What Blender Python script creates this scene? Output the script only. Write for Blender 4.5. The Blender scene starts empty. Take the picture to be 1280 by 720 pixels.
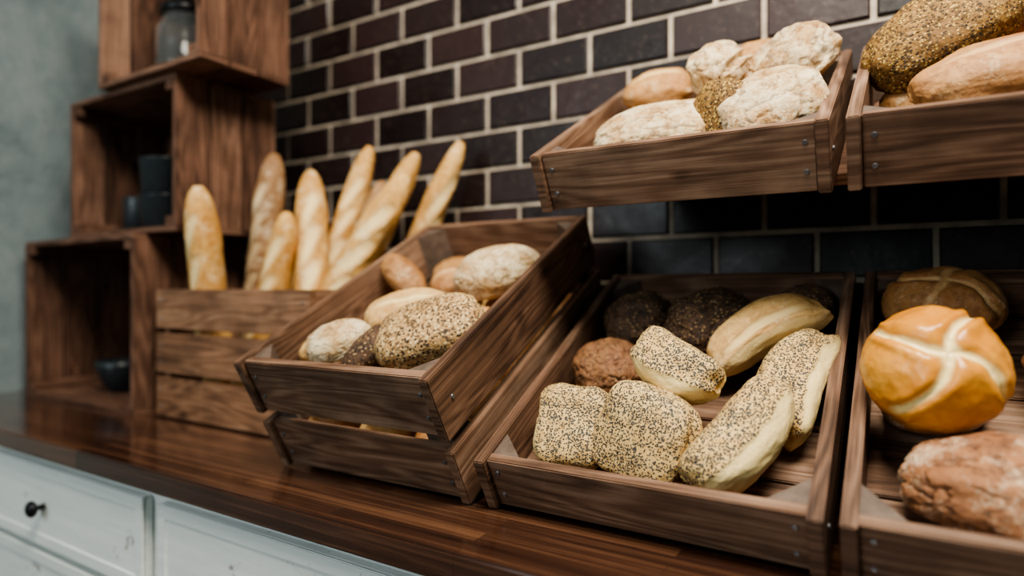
import bpy, bmesh, math, random
from mathutils import Vector, Matrix, Euler, noise
random.seed(7)
ZC = 1.187          # eye height; all z below are given relative to this level
WALL = 1.22
scene = bpy.context.scene

# ------------------------------------------------------------------ node helpers
def newmat(name):
    m = bpy.data.materials.new(name); m.use_nodes = True
    nt = m.node_tree
    return m, nt, nt.nodes["Principled BSDF"]
def nd(nt, typ, ins=None, **props):
    n = nt.nodes.new(typ)
    for k, v in props.items(): setattr(n, k, v)
    if ins:
        for k, v in ins.items():
            if isinstance(v, bpy.types.NodeSocket): nt.links.new(v, n.inputs[k])
            else: n.inputs[k].default_value = v
    return n
def c4(c): return (c[0], c[1], c[2], 1.0)
def mix(nt, f, a, b, mode='MIX'):
    n = nt.nodes.new('ShaderNodeMix'); n.data_type = 'RGBA'; n.blend_type = mode
    for idx, v in ((0, f), (6, a), (7, b)):
        if isinstance(v, bpy.types.NodeSocket): nt.links.new(v, n.inputs[idx])
        elif idx == 0: n.inputs[0].default_value = v
        else: n.inputs[idx].default_value = c4(v)
    return n.outputs[2]
def mth(nt, op, a, b=0.0, clamp=False):
    n = nt.nodes.new('ShaderNodeMath'); n.operation = op; n.use_clamp = clamp
    for i, v in enumerate((a, b)):
        if isinstance(v, bpy.types.NodeSocket): nt.links.new(v, n.inputs[i])
        else: n.inputs[i].default_value = v
    return n.outputs[0]
def rng(nt, v, a, b, lo=0.0, hi=1.0):
    n = nd(nt, 'ShaderNodeMapRange', {0: v, 1: a, 2: b, 3: lo, 4: hi}); n.clamp = True
    return n.outputs[0]
def noi(nt, vec, scale, detail=4, rough=0.55, dist=0.0):
    return nd(nt, 'ShaderNodeTexNoise', {'Vector': vec, 'Scale': scale, 'Detail': detail, 'Roughness': rough, 'Distortion': dist}).outputs[0]
def bump(nt, bsdf, h, strength, dist):
    b = nd(nt, 'ShaderNodeBump', {'Strength': strength, 'Distance': dist, 'Height': h})
    nt.links.new(b.outputs[0], bsdf.inputs['Normal'])
def L(nt, a, b): nt.links.new(a, b)

# ------------------------------------------------------------------ materials
def wood(name, dark, mid, light, rough=0.5, spec=0.4):
    m, nt, bs = newmat(name)
    uv = nd(nt, 'ShaderNodeUVMap').outputs[0]
    mp = nd(nt, 'ShaderNodeMapping', {'Vector': uv, 'Scale': (5, 260, 1)}).outputs[0]
    fine = noi(nt, mp, 1.0, 6, 0.7, 0.3)
    mp1 = nd(nt, 'ShaderNodeMapping', {'Vector': uv, 'Scale': (3.0, 60, 1)}).outputs[0]
    midn = noi(nt, mp1, 1.0, 3, 0.6, 0.5)
    mp2 = nd(nt, 'ShaderNodeMapping', {'Vector': uv, 'Scale': (1.6, 13, 1)}).outputs[0]
    low = noi(nt, mp2, 1.0, 2, 0.5, 0.2)
    ring = mth(nt, 'SINE', mth(nt, 'MULTIPLY', low, 90.0))
    ring = rng(nt, ring, -1, 1)
    board = noi(nt, uv, 0.6, 1)
    f = mth(nt, 'ADD', mth(nt, 'MULTIPLY', fine, 0.50), mth(nt, 'MULTIPLY', ring, 0.14))
    f = mth(nt, 'ADD', f, mth(nt, 'MULTIPLY', midn, 0.36))
    f = mth(nt, 'ADD', f, mth(nt, 'MULTIPLY', mth(nt, 'SUBTRACT', board, 0.5), 0.6))
    mk = nd(nt, 'ShaderNodeMapping', {'Vector': uv, 'Scale': (7, 16, 1)}).outputs[0]
    vk = nd(nt, 'ShaderNodeTexVoronoi', {'Vector': mk, 'Scale': 1.0})
    sepk = nd(nt, 'ShaderNodeSeparateColor', {0: vk.outputs['Color']}).outputs[0]
    kn = mth(nt, 'MULTIPLY', rng(nt, vk.outputs['Distance'], 0.06, 0.15, 1, 0), mth(nt, 'GREATER_THAN', sepk, 0.72))
    f = mth(nt, 'SUBTRACT', f, mth(nt, 'MULTIPLY', kn, 0.22))
    cr = nt.nodes.new('ShaderNodeValToRGB'); e = cr.color_ramp.elements
    e[0].position = 0.28; e[0].color = c4(dark); e[1].position = 0.72; e[1].color = c4(light)
    x = e.new(0.49); x.color = c4(mid)
    L(nt, f, cr.inputs[0])
    tc = nd(nt, 'ShaderNodeTexCoord').outputs['Object']
    grime = rng(nt, noi(nt, tc, 9, 5, 0.6), 0.35, 0.62, 0.65, 1.1)
    col = mix(nt, 1.0, cr.outputs[0], nd(nt, 'ShaderNodeCombineColor', {0: grime, 1: grime, 2: grime}).outputs[0], 'MULTIPLY')
    L(nt, col, bs.inputs['Base Color'])
    L(nt, rng(nt, fine, 0.3, 0.7, rough - 0.08, rough + 0.15), bs.inputs['Roughness'])
    bs.inputs['Specular IOR Level'].default_value = spec
    bump(nt, bs, f, 0.5, 0.002)
    return m
M_wood = wood('crate_wood', (0.040, 0.020, 0.013), (0.160, 0.086, 0.053), (0.33, 0.21, 0.142), 0.5)
M_wood2 = wood('old_crate_wood', (0.032, 0.015, 0.010), (0.140, 0.070, 0.045), (0.28, 0.160, 0.108), 0.6, 0.25)
M_woodb = wood('baguette_crate_wood', (0.06, 0.027, 0.014), (0.225, 0.112, 0.060), (0.40, 0.23, 0.14), 0.5)

def simple(name, col, rough=0.5, metal=0.0, nscale=40, var=0.25, bmp=0.1):
    m, nt, bs = newmat(name)
    tc = nd(nt, 'ShaderNodeTexCoord').outputs['Object']
    n = noi(nt, tc, nscale, 4)
    col2 = tuple(c * (1 - var) for c in col)
    L(nt, mix(nt, rng(nt, n, 0.35, 0.65), col, col2), bs.inputs['Base Color'])
    bs.inputs['Roughness'].default_value = rough; bs.inputs['Metallic'].default_value = metal
    bump(nt, bs, n, bmp, 0.002)
    return m
M_screw = simple('zinc_screw', (0.22, 0.22, 0.24), 0.5, 0.8)
M_block = simple('corner_block_wood', (0.14, 0.098, 0.075), 0.6, 0, 60, 0.4)
M_black = simple('black_iron', (0.015, 0.015, 0.017), 0.35, 0.6)
M_ceram = simple('grey_blue_ceramic', (0.018, 0.024, 0.029), 0.35)
M_floor = simple('floor_concrete', (0.16, 0.14, 0.12), 0.6, 0, 3, 0.35)
M_ceil = simple('ceiling_paint', (0.55, 0.54, 0.52), 0.8, 0, 3, 0.1)

m, nt, bs = newmat('jar_glass'); M_glass = m
bs.inputs['Base Color'].default_value = (0.7, 0.75, 0.76, 1); bs.inputs['Roughness'].default_value = 0.05
bs.inputs['Transmission Weight'].default_value = 0.95; bs.inputs['IOR'].default_value = 1.3

# tiles
m, nt, bs = newmat('black_glazed_tile'); M_tile = m
tc = nd(nt, 'ShaderNodeTexCoord').outputs['Object']
n1 = noi(nt, tc, 7, 5, 0.6); n2 = noi(nt, tc, 90, 5, 0.7)
tb = nd(nt, 'ShaderNodeAttribute', attribute_name='tone').outputs['Fac']
base = mix(nt, tb, (0.009, 0.005, 0.005), (0.034, 0.018, 0.018))
L(nt, mix(nt, rng(nt, n2, 0.56, 0.74), mix(nt, rng(nt, n1, 0.4, 0.65, 0, 0.5), base, (0.012, 0.007, 0.006)), (0.08, 0.055, 0.043)), bs.inputs['Base Color'])
L(nt, rng(nt, n1, 0.3, 0.7, 0.25, 0.5), bs.inputs['Roughness'])
bs.inputs['Specular IOR Level'].default_value = 0.34
bump(nt, bs, mth(nt, 'ADD', noi(nt, tc, 22, 2), mth(nt, 'MULTIPLY', n2, 0.25)), 0.35, 0.004)
M_grout = simple('grout', (0.58, 0.48, 0.38), 0.9, 0, 25, 0.45, 0.4)

# plaster
m, nt, bs = newmat('grey_plaster'); M_plaster = m
tc = nd(nt, 'ShaderNodeTexCoord').outputs['Object']
n1 = noi(nt, tc, 3.0, 8, 0.6, 0.6); n2 = noi(nt, tc, 22, 6, 0.7)
L(nt, mix(nt, rng(nt, n2, 0.42, 0.8, 0, 0.5), mix(nt, rng(nt, n1, 0.35, 0.65), (0.13, 0.175, 0.19), (0.25, 0.295, 0.305)), (0.34, 0.365, 0.355)), bs.inputs['Base Color'])
bs.inputs['Roughness'].default_value = 0.85
bump(nt, bs, mth(nt, 'ADD', n1, mth(nt, 'MULTIPLY', n2, 0.4)), 0.7, 0.02)

# counter
m, nt, bs = newmat('counter_wood'); M_counter = m
tc = nd(nt, 'ShaderNodeTexCoord').outputs['Object']
mp = nd(nt, 'ShaderNodeMapping', {'Vector': tc, 'Scale': (3, 120, 120)}).outputs[0]
fine = noi(nt, mp, 1, 6, 0.65, 0.3)
bk = nd(nt, 'ShaderNodeTexBrick', {'Vector': tc, 'Color1': (0, 0, 0, 1), 'Color2': (1, 1, 1, 1), 'Mortar': (0, 0, 0, 1), 'Scale': 1.0,
        'Mortar Size': 0.0006, 'Mortar Smooth': 0.1, 'Bias': 0.0, 'Brick Width': 0.42, 'Row Height': 0.026})
f = mth(nt, 'ADD', mth(nt, 'MULTIPLY', fine, 0.85), mth(nt, 'MULTIPLY', bk.outputs[0], 0.25))
cr = nt.nodes.new('ShaderNodeValToRGB'); e = cr.color_ramp.elements
e[0].position = 0.28; e[0].color = (0.010, 0.004, 0.003, 1); e[1].position = 0.9; e[1].color = (0.19, 0.090, 0.048, 1)
x = e.new(0.52); x.color = (0.052, 0.022, 0.013, 1)
L(nt, f, cr.inputs[0]); L(nt, cr.outputs[0], bs.inputs['Base Color'])
L(nt, rng(nt, fine, 0.3, 0.7, 0.13, 0.26), bs.inputs['Roughness'])
bs.inputs['Coat Weight'].default_value = 0.7; bs.inputs['Coat Roughness'].default_value = 0.10
bump(nt, bs, f, 0.12, 0.001)

# distressed white paint
m, nt, bs = newmat('distressed_white_paint'); M_white = m
tc = nd(nt, 'ShaderNodeTexCoord').outputs['Object']
n1 = noi(nt, tc, 14, 8, 0.75, 0.5)
mp = nd(nt, 'ShaderNodeMapping', {'Vector': tc, 'Scale': (4, 60, 60)}).outputs[0]
n2 = noi(nt, mp, 1, 5, 0.6)
chip = mth(nt, 'MULTIPLY', rng(nt, n1, 0.61, 0.66), 0.8)
base = mix(nt, rng(nt, n2, 0.3, 0.7), (0.66, 0.70, 0.68), (0.80, 0.83, 0.80))
L(nt, mix(nt, chip, base, (0.24, 0.20, 0.17)), bs.inputs['Base Color'])
bs.inputs['Roughness'].default_value = 0.5
bump(nt, bs, mth(nt, 'SUBTRACT', n2, chip), 0.2, 0.002)

# ---- bread
def breadmat(name, a, b, dark, cut=(0.86, 0.62, 0.28), flour=None, seed=None, rough=0.65, cscale=14, bmp=0.6, sat=1.0):
    m, nt, bs = newmat(name)
    tc0 = nd(nt, 'ShaderNodeTexCoord').outputs['Object']
    oi = nd(nt, 'ShaderNodeObjectInfo').outputs['Random']
    off = nd(nt, 'ShaderNodeCombineXYZ', {0: mth(nt, 'MULTIPLY', oi, 13.0), 1: mth(nt, 'MULTIPLY', oi, 7.0), 2: oi}).outputs[0]
    tc = nd(nt, 'ShaderNodeVectorMath', {0: tc0, 1: off}, operation='ADD').outputs[0]
    n1 = noi(nt, tc, cscale, 5, 0.6, 0.4); n2 = noi(nt, tc, 85, 6, 0.7); n3 = noi(nt, tc, 260, 3, 0.7)
    col = mix(nt, rng(nt, n1, 0.38, 0.62), a, b)
    col = mix(nt, rng(nt, n2, 0.46, 0.72), col, dark)
    at = lambda nm: nd(nt, 'ShaderNodeAttribute', attribute_name=nm).outputs['Fac']
    cutm = mth(nt, 'MULTIPLY', at('cut'), rng(nt, n2, 0.25, 0.5, 0.65, 1.0), True)
    cc = at('cut')
    edge = mth(nt, 'MULTIPLY', rng(nt, cc, 0.02, 0.2), rng(nt, cc, 0.3, 0.6, 1, 0), True)
    col = mix(nt, mth(nt, 'MULTIPLY', edge, 0.6), col, dark)
    col = mix(nt, cutm, col, cut)
    h = mth(nt, 'ADD', mth(nt, 'MULTIPLY', n2, 0.7), mth(nt, 'MULTIPLY', n3, 0.3))
    if flour:
        amt, fc = flour
        fl = rng(nt, mth(nt, 'ADD', mth(nt, 'MULTIPLY', noi(nt, tc, 24, 8, 0.75), 0.8), mth(nt, 'MULTIPLY', n3, 0.25)), 0.62 - 0.25 * amt, 0.74 - 0.2 * amt)
        col = mix(nt, mth(nt, 'MULTIPLY', fl, 0.85), col, fc)
    crk = at('crack')
    col = mix(nt, mth(nt, 'MULTIPLY', crk, 0.85, True), col, tuple(0.6 * c for c in dark))
    if seed:
        vs = nd(nt, 'ShaderNodeTexVoronoi', {'Vector': tc, 'Scale': seed['scale'], 'Randomness': 1.0})
        sep = nd(nt, 'ShaderNodeSeparateColor', {0: vs.outputs['Color']})
        clus = noi(nt, tc, 38, 5, 0.7)
        pres = mth(nt, 'ADD', sep.outputs[0], mth(nt, 'MULTIPLY', mth(nt, 'SUBTRACT', clus, 0.5), 2.6))
        pres = mth(nt, 'GREATER_THAN', pres, 1.0 - seed['dens'])
        rr = rng(nt, vs.outputs['Distance'], seed['r'], seed['r'] + 0.1, 1, 0)
        sm = mth(nt, 'MULTIPLY', mth(nt, 'MULTIPLY', pres, rr), at('seed'), True)
        sc = mix(nt, sep.outputs[1], seed['c1'], seed['c2'])
        if seed.get('c3'): sc = mix(nt, mth(nt, 'GREATER_THAN', sep.outputs[2], 0.62), sc, seed['c3'])
        col = mix(nt, sm, col, sc)
        h = mth(nt, 'ADD', h, mth(nt, 'MULTIPLY', sm, 1.0))
    hs = nd(nt, 'ShaderNodeHueSaturation', {'Saturation': sat, 'Value': 1.0, 'Color': col})
    L(nt, hs.outputs[0], bs.inputs['Base Color'])
    L(nt, rng(nt, n2, 0.3, 0.7, rough - 0.08, rough + 0.12), bs.inputs['Roughness'])
    bs.inputs['Subsurface Weight'].default_value = 0.04
    bs.inputs['Subsurface Radius'].default_value = (0.01, 0.005, 0.002)
    bump(nt, bs, h, bmp, 0.004)
    return m
pop = dict(scale=400, dens=0.86, r=0.46, c1=(0.014, 0.014, 0.017), c2=(0.10, 0.095, 0.085))
M_poppy = breadmat('poppy_crust', (0.76, 0.54, 0.24), (0.70, 0.46, 0.18), (0.54, 0.31, 0.10), cut=(0.86, 0.67, 0.32), seed=pop)
M_seed = breadmat('seeded_crust', (0.54, 0.34, 0.15), (0.45, 0.26, 0.10), (0.27, 0.14, 0.05),
                  seed=dict(scale=230, dens=0.98, r=0.45, c1=(0.025, 0.016, 0.012), c2=(0.16, 0.10, 0.055), c3=(0.68, 0.50, 0.26)))
M_dark = breadmat('rye_crust', (0.085, 0.042, 0.021), (0.15, 0.078, 0.037), (0.028, 0.013, 0.009), bmp=0.9,
                  seed=dict(scale=260, dens=0.65, r=0.42, c1=(0.014, 0.012, 0.012), c2=(0.06, 0.045, 0.037), c3=(0.38, 0.25, 0.12)))
M_brownseed = breadmat('malt_crust', (0.21, 0.088, 0.036), (0.28, 0.13, 0.05), (0.09, 0.035, 0.016), bmp=0.9,
                  seed=dict(scale=230, dens=0.4, r=0.4, c1=(0.09, 0.04, 0.018), c2=(0.38, 0.21, 0.10)))
M_oat = breadmat('mustard_seed_crust', (0.33, 0.175, 0.042), (0.23, 0.11, 0.026), (0.09, 0.042, 0.013), bmp=0.9,
                  seed=dict(scale=290, dens=0.95, r=0.42, c1=(0.025, 0.016, 0.010), c2=(0.13, 0.07, 0.020), c3=(0.56, 0.37, 0.11)))
M_flour = breadmat('floured_crust', (0.58, 0.38, 0.18), (0.43, 0.23, 0.09), (0.29, 0.14, 0.05), cut=(0.46, 0.26, 0.11), flour=(0.62, (0.82, 0.71, 0.50)), rough=0.8, bmp=0.9)
M_tan = breadmat('tan_crust', (0.56, 0.31, 0.115), (0.45, 0.215, 0.07), (0.29, 0.125, 0.04), cut=(0.72, 0.48, 0.20), flour=(0.2, (0.74, 0.57, 0.36)))
M_bun = breadmat('brown_bun_crust', (0.48, 0.245, 0.090), (0.36, 0.155, 0.050), (0.22, 0.09, 0.03), cut=(0.60, 0.35, 0.15), flour=(0.2, (0.70, 0.52, 0.32)), rough=0.55)
M_pale = breadmat('pale_crust', (0.76, 0.51, 0.21), (0.63, 0.36, 0.13), (0.43, 0.21, 0.07), cut=(0.84, 0.63, 0.30), flour=(0.25, (0.84, 0.69, 0.43)), rough=0.65)
M_rust = breadmat('rustic_brown_crust', (0.36, 0.155, 0.062), (0.24, 0.095, 0.038), (0.11, 0.042, 0.019), flour=(0.36, (0.66, 0.51, 0.36)), rough=0.65, bmp=0.9)
M_gold = breadmat('golden_crust', (0.74, 0.345, 0.055), (0.58, 0.225, 0.028), (0.50, 0.18, 0.022), cut=(0.90, 0.70, 0.33), rough=0.27, bmp=0.15)
M_bag = breadmat('baguette_crust', (0.70, 0.41, 0.135), (0.55, 0.275, 0.07), (0.40, 0.175, 0.04), cut=(0.86, 0.66, 0.33), flour=(0.3, (0.84, 0.68, 0.42)), rough=0.65, cscale=9)
M_bagd = breadmat('dark_baguette_crust', (0.38, 0.20, 0.085), (0.25, 0.12, 0.048), (0.15, 0.066, 0.026), cut=(0.70, 0.52, 0.30), flour=(0.4, (0.72, 0.57, 0.38)), rough=0.65, cscale=9)

# ------------------------------------------------------------------ mesh helpers
def finish(bm, name, mats, smooth=False, M=None):
    me = bpy.data.meshes.new(name); bm.to_mesh(me); bm.free()
    for mm in mats: me.materials.append(mm)
    if smooth:
        for p in me.polygons: p.use_smooth = True
    o = bpy.data.objects.new(name, me); scene.collection.objects.link(o)
    if M is not None: o.matrix_world = M
    return o
_tmp = bpy.data.meshes.new('tmp_board')
def box(bm, lo, hi, mi=0, bev=0.0015, M=None, jit=0.0):
    t = bmesh.new(); bmesh.ops.create_cube(t, size=1)
    lo = Vector(lo); hi = Vector(hi); s = hi - lo; c = (hi + lo) / 2
    for v in t.verts:
        v.co = Vector((v.co.x * s.x, v.co.y * s.y, v.co.z * s.z)) + c
        if jit: v.co += Vector([random.uniform(-jit, jit) for _ in range(3)])
    if bev > 0: bmesh.ops.bevel(t, geom=list(t.edges), offset=min(bev, min(s) * 0.3), segments=2, affect='EDGES')
    uv = t.loops.layers.uv.new('UVMap')
    ax = max(range(3), key=lambda i: s[i]); ot = [i for i in range(3) if i != ax]
    o1, o2 = random.uniform(0, 40), random.uniform(0, 40)
    for f in t.faces:
        f.material_index = mi
        n = f.normal
        for l in f.loops:
            p = l.vert.co
            if abs(n[ax]) > 0.7: l[uv].uv = (p[ot[0]] * 0.3 + o1, p[ot[1]] + o2)
            else: l[uv].uv = (p[ax] + o1, p[ot[0]] + p[ot[1]] + o2)
    if M is not None: bmesh.ops.transform(t, matrix=M, verts=t.verts)
    t.to_mesh(_tmp); t.free(); bm.from_mesh(_tmp)
def prism(bm, pts, z0, z1, mi=0):
    uv = bm.loops.layers.uv.verify()
    a = [bm.verts.new((x, y, z0)) for x, y in pts]; b = [bm.verts.new((x, y, z1)) for x, y in pts]
    n = len(pts); fs = [bm.faces.new(a[::-1]), bm.faces.new(b)]
    for i in range(n): fs.append(bm.faces.new((a[i], a[(i + 1) % n], b[(i + 1) % n], b[i])))
    for f in fs:
        f.material_index = mi
        for l in f.loops: l[uv].uv = (l.vert.co.x + l.vert.co.z, l.vert.co.y)
    bmesh.ops.recalc_face_normals(bm, faces=fs)
def disc(bm, c, axis, r=0.0036, d=0.002, mi=1):
    t = bmesh.new(); bmesh.ops.create_cone(t, cap_ends=True, segments=12, radius1=r, radius2=r * 0.8, depth=d)
    q = Vector((0, 0, 1)).rotation_difference(Vector(axis)).to_matrix().to_4x4()
    bmesh.ops.transform(t, matrix=Matrix.Translation(c) @ q, verts=t.verts)
    for f in t.faces: f.material_index = mi
    t.loops.layers.uv.new('UVMap')
    t.to_mesh(_tmp); t.free(); bm.from_mesh(_tmp)

def frame(O, rz=0, tilt=28):
    return Matrix.Translation((O[0], O[1], O[2] + ZC)) @ Matrix.Rotation(math.radians(rz), 4, 'Z') @ Matrix.Rotation(math.radians(tilt), 4, 'X')

def display_crate(O, W, Ln, slats, rz=0, tilt=28, T=0.015):
    bm = bmesh.new(); bm.loops.layers.uv.new('UVMap')
    h = slats[-1][1]
    for (a, b) in slats:
        j = 0.0006
        box(bm, (0, -0.004, a), (T, Ln, b), jit=j); box(bm, (W - T, -0.004, a), (W, Ln, b), jit=j)
        box(bm, (T, 0.004, a + 0.001), (W - T, 0.004 + T, b - 0.002), jit=j)
        box(bm, (T, Ln - T, a), (W - T, Ln, b), jit=j)
        zc = (a + b) / 2
        for dz in (-0.018, 0.018):
            disc(bm, (T * 0.5 + 0.02, 0.0035, zc + dz), (0, -1, 0)); disc(bm, (W - T - 0.012, 0.0035, zc + dz), (0, -1, 0))
        disc(bm, (W + 0.0005, 0.03, zc), (1, 0, 0)); disc(bm, (W + 0.0005, Ln - 0.03, zc), (1, 0, 0))
        disc(bm, (-0.0005, 0.03, zc), (-1, 0, 0))
    n = 5; w = (Ln - 2 * T) / n
    for i in range(n):
        box(bm, (T, T + i * w + 0.002, 0.0), (W - T, T + (i + 1) * w - 0.002, 0.009))
    k = 0.042; zt = h - 0.006
    y0 = 0.004 + T
    for (x, y, sx, sy) in ((T, y0, 1, 1), (W - T, y0, -1, 1), (T, Ln - T, 1, -1), (W - T, Ln - T, -1, -1)):
        prism(bm, [(x, y), (x + sx * k, y), (x, y + sy * k)], 0.01, zt, 2)
    M = frame(O, rz, tilt)
    return finish(bm, 'wooden_display_crate', [M_wood, M_screw, M_block], M=M), M

# ------------------------------------------------------------------ room
def slab(name, lo, hi, mat, bev=0):
    bm = bmesh.new(); bm.loops.layers.uv.new('UVMap'); box(bm, lo, hi, bev=bev)
    return finish(bm, name, [mat])
XL, XR = -2.12, 1.55
slab('floor', (XL - 0.1, -3.2, -0.06), (XR + 0.8, WALL + 0.1, 0), M_floor)
slab('wall_back', (XL - 0.1, WALL, 0), (XR + 0.8, WALL + 0.1, 2.75), M_grout)
slab('wall_left', (XL - 0.1, -3.2, 0), (XL, WALL, 2.75), M_plaster)
slab('ceiling', (XL - 0.1, -3.2, 2.75), (XR + 0.8, WALL + 0.1, 2.8), M_ceil)

# tiles as geometry
bm = bmesh.new(); tones = []
PW, PH, G = 0.172, 0.0866, 0.010
for k in range(-10, 14):
    z0 = 0.4466 + k * PH
    zb, zt = max(z0 + G / 2, -0.285), z0 + PH - G / 2
    if zt - zb < 0.02 or zt + ZC > 2.75: continue
    xo = -0.56 + (0 if k % 2 == 0 else PW / 2)
    for i in range(-10, 16):
        a = xo + i * PW + G / 2; b = a + PW - G
        a = max(a, XL + 0.003); b = min(b, XR + 0.7)
        if b - a < 0.02: continue
        d = random.uniform(-0.0009, 0.0009); e = random.uniform(-0.0009, 0.0009)
        yb, ym, yf = WALL - 0.0005, WALL - 0.004, WALL - 0.0065
        c = 0.003
        def V(x, y, z): return bm.verts.new((x, y, z + ZC))
        B = [V(a, yb, zb), V(b, yb, zb), V(b, yb, zt), V(a, yb, zt)]
        Mi = [V(a, ym, zb), V(b, ym, zb), V(b, ym, zt), V(a, ym, zt)]
        F = [V(a + c, yf + d, zb + c), V(b - c, yf - d, zb + c), V(b - c, yf - d + e, zt - c), V(a + c, yf + d + e, zt - c)]
        tones += [random.random() ** 1.5] * 12
        for j in range(4):
            q = (j + 1) % 4
            bm.faces.new((B[j], B[q], Mi[q], Mi[j])); bm.faces.new((Mi[j], Mi[q], F[q], F[j]))
        bm.faces.new(F)
        tones[-12:] = [tones[-1]] * 12
ot = finish(bm, 'wall_tile_cladding', [M_tile])
a_ = ot.data.attributes.new('tone', 'FLOAT', 'POINT'); a_.data.foreach_set('value', tones)

# counter + cabinet
slab('countertop', (XL + 0.001, 0.557, ZC - 0.290 - 0.036), (XR, WALL - 0.008, ZC - 0.290), M_counter, 0.003)
bm = bmesh.new(); bm.loops.layers.uv.new('UVMap')
ct = ZC - 0.3265
box(bm, (XL + 0.002, 0.592, 0.0), (XR, WALL - 0.01, ct), bev=0.002)
box(bm, (XL + 0.002, 0.583, ct - 0.012), (XR, 0.594, ct), bev=0.003)
for i in range(-1, 5):
    x0 = -1.835 + 0.81 * i; x1 = x0 + 0.765
    x0 = max(x0, XL + 0.02); x1 = min(x1, XR - 0.02)
    if x1 - x0 < 0.1: continue
    z = ct - 0.020
    for hgt in (0.155, 0.20, 0.32):
        zb = z - hgt
        fr = 0.022
        box(bm, (x0, 0.574, zb), (x1, 0.593, z), bev=0.004)
        for (p, q) in (((x0, 0.5715, z - fr), (x1, 0.576, z)), ((x0, 0.5715, zb), (x1, 0.576, zb + fr)),
                       ((x0, 0.5715, zb + fr), (x0 + fr, 0.576, z - fr)), ((x1 - fr, 0.5715, zb + fr), (x1, 0.576, z - fr))):
            box(bm, p, q, bev=0.002)
        kx = (x0 + x1) / 2 + 0.03
        t = bmesh.new()
        bmesh.ops.create_uvsphere(t, u_segments=20, v_segments=12, radius=0.016)
        for v in t.verts: v.co.z *= 0.6
        bmesh.ops.transform(t, matrix=Matrix.Translation((kx, 0.552, (z + zb) / 2)) @ Matrix.Rotation(math.pi / 2, 4, 'X'), verts=t.verts)
        for f in t.faces: f.material_index = 1; f.smooth = True
        t.loops.layers.uv.new('UVMap'); t.to_mesh(_tmp); t.free(); bm.from_mesh(_tmp)
        disc(bm, (kx, 0.564, (z + zb) / 2), (0, -1, 0), 0.006, 0.02, 1)
        z = zb - 0.014
finish(bm, 'drawer_cabinet', [M_white, M_black])

# ------------------------------------------------------------------ display crates
OB, OC, OC2 = (-0.862, 0.690, -0.287), (-0.467, 0.700, -0.287), (-0.052, 0.700, -0.287)
OU1, OU2 = (-0.460, 0.835, 0.113), (-0.056, 0.835, 0.113)
_, MB = display_crate(OB, 0.372, 0.52, [(0, 0.088), (0.106, 0.200)], rz=0.6)
_, MC = display_crate(OC, 0.402, 0.52, [(0, 0.078)])
_, MC2 = display_crate(OC2, 0.402, 0.52, [(0, 0.078)])
_, MU = display_crate(OU1, 0.388, 0.42, [(0, 0.088)])
_, MU2 = display_crate(OU2, 0.402, 0.42, [(0, 0.088)])

# supports below the tilted crates
bm = bmesh.new(); bm.loops.layers.uv.new('UVMap')
t28 = math.tan(math.radians(28))
def wedge(bm, x, y0, y1, zbase, yref, zref, th=0.018):
    uv = bm.loops.layers.uv.verify()
    f = lambda y: (y - yref) * t28 + zref
    pts = [(y0, zbase), (y1, zbase), (y1, f(y1) - 0.004), (y0, max(f(y0) - 0.004, zbase + 0.003))]
    a = [bm.verts.new((x, p[0], p[1] + ZC)) for p in pts]; b = [bm.verts.new((x + th, p[0], p[1] + ZC)) for p in pts]
    fs = [bm.faces.new(a[::-1]), bm.faces.new(b)]
    for i in range(4): fs.append(bm.faces.new((a[i], a[(i + 1) % 4], b[(i + 1) % 4], b[i])))
    for ff in fs:
        for l in ff.loops: l[uv].uv = (l.vert.co.y, l.vert.co.z + x)
    bmesh.ops.recalc_face_normals(bm, faces=fs)
for x in (-0.83, -0.53, -0.445, -0.11, -0.03, 0.31):
    wedge(bm, x, 0.76, 1.12, -0.290, 0.705, -0.287)
finish(bm, 'crate_riser', [M_wood2])
bm = bmesh.new(); bm.loops.layers.uv.new('UVMap')
box(bm, (-0.45, 0.07, -0.018), (0.34, 0.418, -0.002), M=frame((0, 0.835, 0.113)), bev=0.001)
for x in (-0.40, -0.06, 0.30): wedge(bm, x, 0.97, WALL - 0.008, 0.175, 0.835, 0.090)
finish(bm, 'wall_shelf', [M_wood2])

# ------------------------------------------------------------------ slatted baguette crate
bm = bmesh.new(); bm.loops.layers.uv.new('UVMap')
bx0, bx1, by0, by1 = -1.44, -0.93, 0.80, 1.12
z0 = ZC - 0.290
for i in range(3):
    a = z0 + 0.004 + i * 0.098; b = a + 0.087
    box(bm, (bx0, by0, a), (bx1, by0 + 0.012, b), jit=0.0008); box(bm, (bx0, by1 - 0.012, a), (bx1, by1, b), jit=0.0008)
    box(bm, (bx0 + 0.001, by0 + 0.012, a), (bx0 + 0.013, by1 - 0.012, b)); box(bm, (bx1 - 0.013, by0 + 0.012, a), (bx1 - 0.001, by1 - 0.012, b))
    for x in (bx0 + 0.02, bx1 - 0.02):
        for dz in (0.022, 0.062): disc(bm, (x, by0 - 0.0005, a + dz), (0, -1, 0), 0.003)
for x in (bx0 + 0.013, bx1 - 0.037):
    for y in (by0 + 0.012, by1 - 0.036): box(bm, (x, y, z0), (x + 0.024, y + 0.024, z0 + 0.286))
for i in range(4):
    box(bm, (bx0 + 0.013, by0 + 0.014 + i * 0.074, z0 + 0.002), (bx1 - 0.013, by0 + 0.082 + i * 0.074, z0 + 0.012))
finish(bm, 'slatted_wooden_crate', [M_woodb, M_screw])

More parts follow.
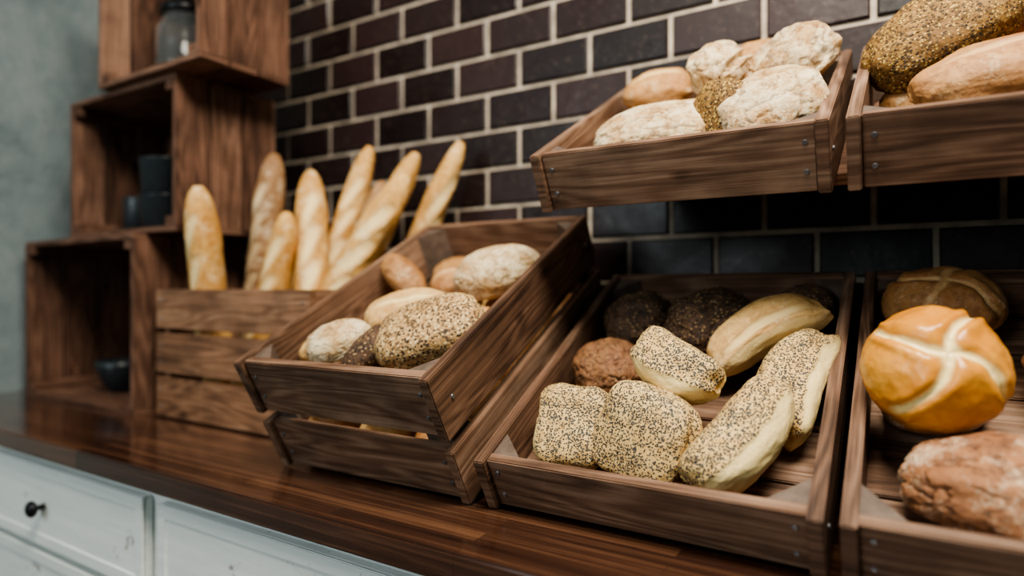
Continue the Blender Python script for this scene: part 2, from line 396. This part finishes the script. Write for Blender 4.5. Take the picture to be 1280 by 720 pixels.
# ------------------------------------------------------------------ stacked shelf crates, open to the front
def shelf_crate(x0, x1, y0, y1, z0, z1):
    bm = bmesh.new(); bm.loops.layers.uv.new('UVMap')
    t = 0.016; z0 += ZC; z1 += ZC
    n = 3; w = (y1 - y0 - 0.012) / n
    for i in range(n):
        a = y0 + i * w + 0.003; b = y0 + (i + 1) * w - 0.003
        for x in (x0, x1 - t): box(bm, (x, a, z0 + 0.012), (x + t, b, z1 - 0.012), jit=0.001)
        box(bm, (x0, a, z0), (x1, b, z0 + 0.013), jit=0.0008); box(bm, (x0, a, z1 - 0.013), (x1, b, z1), jit=0.0008)
    nb = 4; wb = (x1 - x0) / nb
    for i in range(nb): box(bm, (x0 + i * wb + 0.003, y1 - 0.012, z0), (x0 + (i + 1) * wb - 0.003, y1, z1), jit=0.0006)
    for x in (x0 + t, x1 - t - 0.03):
        box(bm, (x, y0 + 0.004, z0 + 0.013), (x + 0.03, y0 + 0.022, z0 + 0.035)); box(bm, (x, y0 + 0.004, z1 - 0.035), (x + 0.03, y0 + 0.022, z1 - 0.013))
    for x in (x0 + t, x1 - t - 0.012):
        box(bm, (x, y0 + 0.02, z1 - 0.04), (x + 0.012, y1 - 0.013, z1 - 0.014)); box(bm, (x, y0 + 0.02, z0 + 0.014), (x + 0.012, y1 - 0.013, z0 + 0.04))
    return finish(bm, 'wooden_shelf_crate', [M_wood2])
shelf_crate(-2.04, -1.49, 0.775, 1.06, -0.290, 0.125)
shelf_crate(-1.845, -1.365, 0.80, 1.065, 0.127, 0.478)
shelf_crate(-1.66, -1.245, 0.78, 1.01, 0.480, 0.90)

# crockery
def lathe(name, prof, loc, mat, seg=40, sc=1.0):
    bm = bmesh.new(); rings = []
    for r, z in prof:
        r *= sc; z *= sc
        rings.append([bm.verts.new((r * math.cos(2 * math.pi * i / seg), r * math.sin(2 * math.pi * i / seg), z)) for i in range(seg)])
    for a, b in zip(rings, rings[1:]):
        for i in range(seg): bm.faces.new((a[i], a[(i + 1) % seg], b[(i + 1) % seg], b[i]))
    bm.faces.new(rings[0][::-1])
    if prof[-1][0] > 0.003: bm.faces.new(rings[-1])
    bmesh.ops.recalc_face_normals(bm, faces=bm.faces)
    return finish(bm, name, [mat], True, Matrix.Translation((loc[0], loc[1], loc[2] + ZC)))
bowl = [(0.025, 0), (0.028, 0.004), (0.05, 0.03), (0.062, 0.065), (0.065, 0.085), (0.061, 0.085), (0.056, 0.06), (0.03, 0.015), (0.002, 0.01)]
lathe('ceramic_bowl', bowl, (-1.78, 0.90, -0.276), M_ceram)
pot = [(0.050, 0), (0.054, 0.004), (0.060, 0.085), (0.062, 0.088), (0.057, 0.088), (0.052, 0.01), (0.002, 0.008)]
lathe('ceramic_pot', pot, (-1.575, 0.90, 0.1410), M_ceram)
lathe('ceramic_pot', pot, (-1.575, 0.90, 0.2305), M_ceram)
mug = [(0.036, 0), (0.040, 0.004), (0.041, 0.09), (0.040, 0.095), (0.036, 0.094), (0.035, 0.01), (0.002, 0.008)]
lathe('ceramic_mug', mug, (-1.71, 0.91, 0.1410), M_ceram)
jar = [(0.045, 0), (0.052, 0.005), (0.054, 0.02), (0.054, 0.105), (0.042, 0.122), (0.042, 0.135), (0.039, 0.135), (0.039, 0.120), (0.050, 0.103), (0.050, 0.012), (0.002, 0.008)]
lathe('glass_jar', jar, (-1.49, 0.90, 0.494), M_glass, sc=1.2)
lathe('jar_lid', [(0.044, 0), (0.047, 0.002), (0.047, 0.016), (0.043, 0.020), (0.012, 0.022), (0.014, 0.036), (0.010, 0.042), (0.002, 0.043)], (-1.49, 0.90, 0.6565), M_black, sc=1.2)

# ------------------------------------------------------------------ bread
def sst(a, b, x):
    t = max(0.0, min(1.0, (x - a) / (b - a))); return t * t * (3 - 2 * t)
def bread(name, M, pos, rot, size, mat, p=2.3, lump=0.07, sub=6, seed_dir=(0, 0, 1), seed_lo=-0.25, seed_hi=0.1,
          pale=None, slash=None, crack=0.0, kaiser=False, bend=0.0, flat=0.6, taper=0.0):
    bm = bmesh.new(); bmesh.ops.create_icosphere(bm, subdivisions=sub, radius=1)
    off = Vector([random.uniform(-50, 50) for _ in range(3)])
    sd = Vector(seed_dir).normalized(); cutA = []; seedA = []; crA = []
    Lx, Ly, Lz = [s / 2 for s in size]
    for v in bm.verts:
        d = v.co.copy()
        s = (abs(d.x) ** p + abs(d.y) ** p + abs(d.z) ** p) ** (1 / p)
        q = d / s
        cut = 0.0; cr = 0.0; disp = 0.0
        disp += lump * noise.noise(d * 1.3 + off) + lump * 0.6 * noise.noise(d * 3.1 + off) + lump * 0.15 * noise.noise(d * 11 + off)
        if pale is not None:
            pd = Vector(pale).normalized()
            w = d.dot(pd) + 0.10 * noise.noise(d * 4 + off)
            cut = sst(0.22, 0.36, w)
            disp += 0.05 * math.exp(-((w - 0.26) / 0.10) ** 2) - 0.10 * sst(0.4, 1.0, w)
        if slash:
            for (x0, y0, ang, ln, wd, dep) in slash:
                ca, sa = math.cos(math.radians(ang)), math.sin(math.radians(ang))
                lx = (q.x - x0) * ca + (q.y - y0) * sa; ly = -(q.x - x0) * sa + (q.y - y0) * ca
                ly += 0.08 * noise.noise(d * 4 + off)
                if q.z > 0.0:
                    e = (1 - min(1, (lx / ln) ** 2))
                    mk = e * math.exp(-(ly / wd) ** 4)
                    disp -= dep * mk; disp += dep * 0.7 * e * math.exp(-((abs(ly) - wd * 1.25) / (wd * 0.35)) ** 2)
                    cut = max(cut, min(1, mk * 1.4))
        if kaiser and d.z > -0.1:
            r = math.hypot(d.x, d.y); th = math.atan2(d.y, d.x) + 0.60 * r + 0.22 * noise.noise(d * 1.5 + off)
            da = r * abs(math.sin(2 * th)) / 2 + 0.02 * noise.noise(d * 7 + off)
            up = sst(0.05, 0.45, d.z)
            ww = 0.065 + 0.035 * noise.noise(Vector((th * 2, r * 3, 0)) + off)
            disp -= 0.06 * math.exp(-(da / 0.06) ** 2) * up; disp += 0.05 * math.exp(-((da - 0.17) / 0.08) ** 2) * up
            cut = max(cut, min(1, 1.3 * math.exp(-(da / ww) ** 4) * up))
        if crack:
            nn = noise.noise(d * 2.6 + off * 1.7) + 0.35 * noise.noise(d * 7 + off)
            m = math.exp(-(nn / 0.055) ** 2) * sst(-0.2, 0.2, d.z)
            disp -= crack * m; cr = m
        cutA.append(cut); crA.append(cr * 0.8)
        seedA.append(sst(seed_lo, seed_hi, d.dot(sd) + 0.15 * noise.noise(d * 3 + off)) * (1 - sst(0.3, 0.9, cut)))
        z = q.z if q.z > 0 else q.z * flat
        k = 1 + disp
        tp = 1 - taper * q.x
        co = Vector((q.x * Lx * k, q.y * Ly * k * tp, z * Lz * k * tp))
        co.y += bend * Lx * (q.x ** 2)
        v.co = co
    R = Euler([math.radians(a) for a in rot], 'XYZ').to_matrix().to_4x4()
    o = finish(bm, name, [mat], True, M @ Matrix.Translation(pos) @ R)
    for nm, arr in (('cut', cutA), ('seed', seedA), ('crack', crA)):
        a = o.data.attributes.new(nm, 'FLOAT', 'POINT'); a.data.foreach_set('value', arr)
    return o

# lower centre crate
P = 'poppy_seed_roll'
bread(P, MC, (0.090, 0.112, 0.054), (42, 6, 4), (0.100, 0.110, 0.074), M_poppy, p=3.8, seed_lo=-0.8, seed_hi=-0.4, pale=(-1.0, -0.4, -0.5))
bread(P, MC, (0.194, 0.102, 0.062), (50, 8, -20), (0.124, 0.122, 0.076), M_poppy, p=3.8, seed_lo=-0.8, seed_hi=-0.4, lump=0.08, pale=(-0.1, -1, -0.7))
bread(P, MC, (0.309, 0.112, 0.064), (30, -14, 64), (0.165, 0.078, 0.088), M_poppy, p=3.2, seed_dir=(0, 0.9, 0.5), seed_lo=-0.15, seed_hi=0.05, pale=(0, -1, 0.15), bend=0.14)
bread(P, MC, (0.212, 0.183, 0.104), (32, 14, -24), (0.120, 0.076, 0.080), M_poppy, p=3.0, seed_dir=(0, 0.5, 1), seed_lo=0.05, seed_hi=0.25, pale=(0.1, -1, -0.1), bend=0.20)
bread(P, MC, (0.342, 0.240, 0.062), (30, -10, 80), (0.178, 0.082, 0.08), M_poppy, p=3.0, seed_dir=(0.1, 0.7, 0.8), seed_lo=-0.1, seed_hi=0.15, pale=(0, -1, 0.1), bend=-0.20)
bread('oblong_wheat_roll', MC, (0.292, 0.335, 0.076), (24, -14, 36), (0.176, 0.078, 0.078), M_pale, p=2.5, bend=-0.20, slash=[(0, -0.25, 4, 0.85, 0.16, 0.06)], pale=(0, -1, -0.3))
bread('malt_seed_roll', MC, (0.085, 0.258, 0.048), (10, 0, 20), (0.110, 0.100, 0.080), M_brownseed, lump=0.13, crack=0.05)
bread('dark_rye_roll', MC, (0.090, 0.390, 0.054), (10, 0, 0), (0.120, 0.11, 0.092), M_dark, lump=0.13, crack=0.04)
bread('dark_rye_roll', MC, (0.210, 0.375, 0.062), (10, 0, 30), (0.140, 0.115, 0.100), M_dark, lump=0.13, crack=0.04)
bread('dark_rye_roll', MC, (0.335, 0.450, 0.045), (0, 0, 30), (0.09, 0.08, 0.08), M_dark, sub=5)

# lower right crate
bread('kaiser_roll', MC2, (0.078, 0.204, 0.116), (38, 8, 8), (0.138, 0.138, 0.128), M_gold, p=2.05, lump=0.05, kaiser=True, flat=0.9)
bread('rustic_brown_roll', MC2, (0.144, 0.096, 0.054), (15, 0, -4), (0.190, 0.112, 0.088), M_rust, lump=0.10, crack=0.05)
bread('kaiser_roll', MC2, (0.096, 0.440, 0.062), (10, 0, 0), (0.145, 0.12, 0.095), M_bun, p=2.1, lump=0.04, kaiser=True)
bread('rustic_brown_roll', MC2, (0.222, 0.310, 0.062), (10, 0, 80), (0.145, 0.10, 0.10), M_rust, lump=0.11, crack=0.05)
bread('rustic_brown_roll', MC2, (0.250, 0.195, 0.042), (10, 0, 60), (0.090, 0.08, 0.075), M_rust, lump=0.09, sub=5)
bread('rustic_brown_roll', MC2, (0.080, 0.250, 0.034), (0, 0, 30), (0.110, 0.09, 0.050), M_rust, lump=0.09, sub=5)
bread('rustic_brown_roll', MC2, (0.320, 0.110, 0.050), (10, 0, 100), (0.120, 0.09, 0.085), M_rust, lump=0.09, sub=5)
bread('tan_wheat_roll', MC2, (0.310, 0.440, 0.050), (10, 0, 40), (0.120, 0.10, 0.085), M_tan, lump=0.09, sub=5)

# left deep crate
bread('multigrain_loaf', MB, (0.268, 0.140, 0.176), (14, -6, 24), (0.168, 0.112, 0.074), M_seed, p=3.0, lump=0.05, seed_lo=-0.6, seed_hi=-0.3)
bread('floured_roll', MB, (0.106, 0.108, 0.170), (10, -4, 22), (0.112, 0.078, 0.062), M_flour, p=2.3, crack=0.04)
bread('poppy_seed_roll', MB, (0.180, 0.106, 0.158), (15, -20, 58), (0.105, 0.050, 0.070), M_dark, p=2.6)
bread('oblong_wheat_roll', MB, (0.166, 0.214, 0.162), (14, 0, 18), (0.162, 0.088, 0.070), M_pale, slash=[(0, 0, 5, 0.8, 0.12, 0.05)])
bread('lemon_bun', MB, (0.050, 0.114, 0.150), (0, 0, 60), (0.070, 0.040, 0.05), M_pale, sub=5, p=2.2)
bread('brown_finger_roll', MB, (0.066, 0.335, 0.168), (0, 38, -20), (0.115, 0.062, 0.062), M_bun, p=2.0, crack=0.03)
bread('tan_wheat_roll', MB, (0.152, 0.362, 0.138), (10, 0, 10), (0.088, 0.08, 0.065), M_bun, slash=[(0, 0, 20, 0.8, 0.16, 0.06)])
bread('floured_loaf', MB, (0.268, 0.345, 0.168), (10, -4, 14), (0.160, 0.112, 0.085), M_flour, p=2.4, crack=0.04, lump=0.05)
bread('tan_wheat_roll', MB, (0.270, 0.250, 0.120), (10, 0, 0), (0.11, 0.07, 0.055), M_tan, sub=5)
bread('tan_wheat_roll', MB, (0.250, 0.455, 0.115), (10, 0, 0), (0.12, 0.08, 0.06), M_bun, sub=5)
bread('tan_wheat_roll', MB, (0.10, 0.455, 0.115), (10, 0, 0), (0.12, 0.08, 0.06), M_tan, sub=5)
fill = [M_tan, M_pale, M_bun, M_seed]
for j in range(5):
    for i in range(3):
        bread('tan_wheat_roll', MB, (0.073 + i * 0.112, 0.068 + j * 0.096, 0.036), (0, 0, 0), (0.100, 0.085, 0.068), fill[(i + 2 * j) % 4], sub=5)
for i, (x, y) in enumerate([(0.10, 0.08), (0.22, 0.08), (0.10, 0.185), (0.10, 0.28), (0.14, 0.375), (0.27, 0.36)]):
    bread('tan_wheat_roll', MB, (x, y, 0.094), (0, 0, 0), (0.105, 0.085, 0.058), fill[(i + 1) % 4], sub=5)

# upper centre crate
bread('floured_loaf', MU, (0.154, 0.122, 0.058), (12, 0, 10), (0.216, 0.125, 0.092), M_flour, p=2.3, crack=0.03)
bread('tan_wheat_roll', MU, (0.092, 0.330, 0.084), (8, 0, 5), (0.125, 0.10, 0.075), M_tan, slash=[(0, -0.1, 8, 0.85, 0.14, 0.06)])
bread('floured_twist_roll', MU, (0.212, 0.268, 0.106), (54, 10, 80), (0.140, 0.100, 0.100), M_flour, p=2.2, slash=[(0, 0, 18, 0.95, 0.12, 0.14)], crack=0.06, lump=0.12)
bread('tan_wheat_roll', MU, (0.255, 0.365, 0.094), (10, 0, 10), (0.100, 0.08, 0.080), M_tan)
bread('floured_loaf', MU, (0.318, 0.300, 0.100), (34, -12, -46), (0.150, 0.115, 0.10), M_flour, p=2.3, slash=[(0.1, 0, 60, 0.8, 0.12, 0.12), (-0.4, 0.1, 60, 0.7, 0.09, 0.08)], lump=0.12, crack=0.03)
bread('floured_seed_loaf', MU, (0.310, 0.112, 0.076), (34, -12, 28), (0.142, 0.118, 0.092), M_flour, p=2.4, crack=0.04)
bread('multigrain_loaf', MU, (0.246, 0.114, 0.074), (30, -62, 24), (0.110, 0.105, 0.06), M_oat, seed_lo=-1.2, seed_hi=-1.0, p=2.6)
bread('tan_wheat_roll', MU, (0.20, 0.205, 0.036), (0, 0, 0), (0.10, 0.06, 0.05), M_tan, sub=5)
bread('tan_wheat_roll', MU, (0.31, 0.215, 0.036), (0, 0, 0), (0.11, 0.08, 0.055), M_tan, sub=5)
bread('tan_wheat_roll', MU, (0.08, 0.30, 0.036), (0, 0, 0), (0.12, 0.1, 0.055), M_tan, sub=5)
bread('tan_wheat_roll', MU, (0.21, 0.350, 0.036), (0, 0, 0), (0.10, 0.09, 0.055), M_tan, sub=5)

# upper right crate
bread('mustard_seed_loaf', MU2, (0.094, 0.272, 0.100), (25, -18, 20), (0.185, 0.120, 0.120), M_oat, p=2.5, seed_lo=-1.3, seed_hi=-1.0, lump=0.1)
bread('oblong_brown_roll', MU2, (0.158, 0.133, 0.074), (14, -2, 8), (0.195, 0.10, 0.083), M_bun, p=2.4, slash=[(0, 0.1, 6, 0.85, 0.12, 0.05)], lump=0.07)
bread('rustic_brown_roll', MU2, (0.215, 0.335, 0.112), (12, 0, 40), (0.150, 0.10, 0.09), M_rust, crack=0.04)
bread('rustic_brown_roll', MU2, (0.310, 0.270, 0.050), (12, 0, 80), (0.150, 0.09, 0.08), M_rust, sub=5)
bread('tan_wheat_roll', MU2, (0.20, 0.24, 0.036), (0, 0, 0), (0.12, 0.08, 0.05), M_tan, sub=5)
bread('tan_wheat_roll', MU2, (0.08, 0.24, 0.034), (0, 0, 0), (0.11, 0.08, 0.05), M_tan, sub=5)

# ------------------------------------------------------------------ baguettes
def baguette(top, bot, r, mat, face=-100, n=5):
    a = Vector((bot[0], bot[1], bot[2] + ZC)); b = Vector((top[0], top[1], top[2] + ZC))
    Ln = (b - a).length; off = Vector([random.uniform(-50, 50) for _ in range(3)])
    NS, NR = 150, 48
    bm = bmesh.new(); cutA = []; rings = []
    def prof(t): return max(0.0, 1 - abs(2 * t - 1) ** 5) ** 0.55
    bx, by = random.uniform(-.01, .01), random.uniform(-.01, .01)
    for i in range(1, NS):
        t = i / NS; z = t * Ln; ring = []
        for j in range(NR):
            ph = 2 * math.pi * j / NR
            k = 1 + 0.10 * noise.noise(Vector((math.cos(ph) * 1.2, math.sin(ph) * 1.2, z * 14)) + off) + 0.03 * noise.noise(Vector((math.cos(ph) * 4, math.sin(ph) * 4, z * 60)) + off)
            cut = 0.0
            for s in range(n):
                zc = Ln * (0.14 + 0.72 * (s + 0.5) / n)
                u = (z - zc) / (Ln * 0.72 / n * 0.62)
                pp = (ph + math.pi) % (2 * math.pi) - math.pi
                w = pp - u * 0.50
                if abs(u) < 1:
                    e = 1 - u * u
                    mk = e ** 0.5 * math.exp(-(w / 0.36) ** 4)
                    cut = max(cut, mk)
                    k += -0.09 * mk + 0.13 * e * math.exp(-((w - 0.50) / 0.13) ** 2)
            rr = r * prof(t) * k
            bend = math.sin(math.pi * t)
            ring.append(bm.verts.new((rr * math.cos(ph) + bx * bend, rr * math.sin(ph) * 0.95 + by * bend, z))); cutA.append(cut)
        rings.append(ring)
    for p, q in zip(rings, rings[1:]):
        for j in range(NR): bm.faces.new((p[j], p[(j + 1) % NR], q[(j + 1) % NR], q[j]))
    bm.faces.new(rings[0][::-1]); bm.faces.new(rings[-1])
    zax = (b - a).normalized(); xax = Vector((math.cos(math.radians(face)), math.sin(math.radians(face)), 0)); xax = (xax - zax * xax.dot(zax)).normalized(); yax = zax.cross(xax)
    M = Matrix((xax, yax, zax)).transposed().to_4x4(); M.translation = a
    o = finish(bm, 'baguette', [mat], True, M)
    at = o.data.attributes.new('cut', 'FLOAT', 'POINT'); at.data.foreach_set('value', cutA)
baguette((-1.288, .805, .222), (-1.325, .885, -.262), .038, M_bag, -85, 4)
baguette((-1.285, 1.000, .326), (-1.36, .985, -.262), .037, M_bagd, -90, 6)
baguette((-1.120, .905, .165), (-1.26, .875, -.262), .033, M_bag, -80, 4)
baguette((-1.160, 1.000, .272), (-1.03, .900, -.262), .037, M_bag, -50, 5)
baguette((-1.056, 1.085, .332), (-1.18, .985, -.262), .032, M_bag, -60, 6)
baguette((-.945, 1.120, .312), (-1.24, 1.06, -.262), .033, M_bag, -60, 6)
baguette((-.880, 1.010, .238), (-1.12, .845, -.262), .038, M_bag, -60, 5)
baguette((-.840, 1.150, .330), (-1.08, 1.06, -.262), .031, M_bag, -30, 5)
baguette((-.985, 1.050, .240), (-1.09, .960, -.262), .030, M_bagd, -60, 5)
baguette((-1.160, .950, .085), (-1.20, .935, -.262), .026, M_bag, -60, 3)

# ------------------------------------------------------------------ lights
def area(name, loc, tgt, sx, sy, power, col):
    d = bpy.data.lights.new(name, 'AREA'); d.shape = 'RECTANGLE'; d.size = sx; d.size_y = sy; d.energy = power; d.color = col
    o = bpy.data.objects.new(name, d); scene.collection.objects.link(o)
    o.location = loc; o.rotation_euler = (Vector(tgt) - Vector(loc)).to_track_quat('-Z', 'Y').to_euler()
area('ceiling_light', (0.1, 0.15, 2.65), (-0.4, 0.95, 1.1), 1.0, 0.5, 76, (1.0, 0.93, 0.79))
area('window_light', (-1.5, -2.4, 2.1), (-0.9, 1.0, 1.1), 1.6, 1.4, 40, (0.88, 0.97, 1.0))
w = bpy.data.worlds.new('world'); scene.world = w; w.use_nodes = True
w.node_tree.nodes['Background'].inputs[0].default_value = (0.54, 0.77, 0.80, 1); w.node_tree.nodes['Background'].inputs[1].default_value = 0.20
try:
    scene.view_settings.look = 'AgX - Medium High Contrast'
    scene.view_settings.exposure = 0.08
except Exception as ex: print(ex)

# ------------------------------------------------------------------ camera
cam = bpy.data.cameras.new('camera'); co = bpy.data.objects.new('camera', cam); scene.collection.objects.link(co)
co.location = (0, 0, ZC); co.rotation_euler = (math.radians(90), 0, math.radians(31.7))
cam.sensor_width = 36; cam.lens = 22.36; cam.clip_start = 0.02
cam.dof.use_dof = True; cam.dof.focus_distance = 0.80; cam.dof.aperture_fstop = 1.35
scene.camera = co
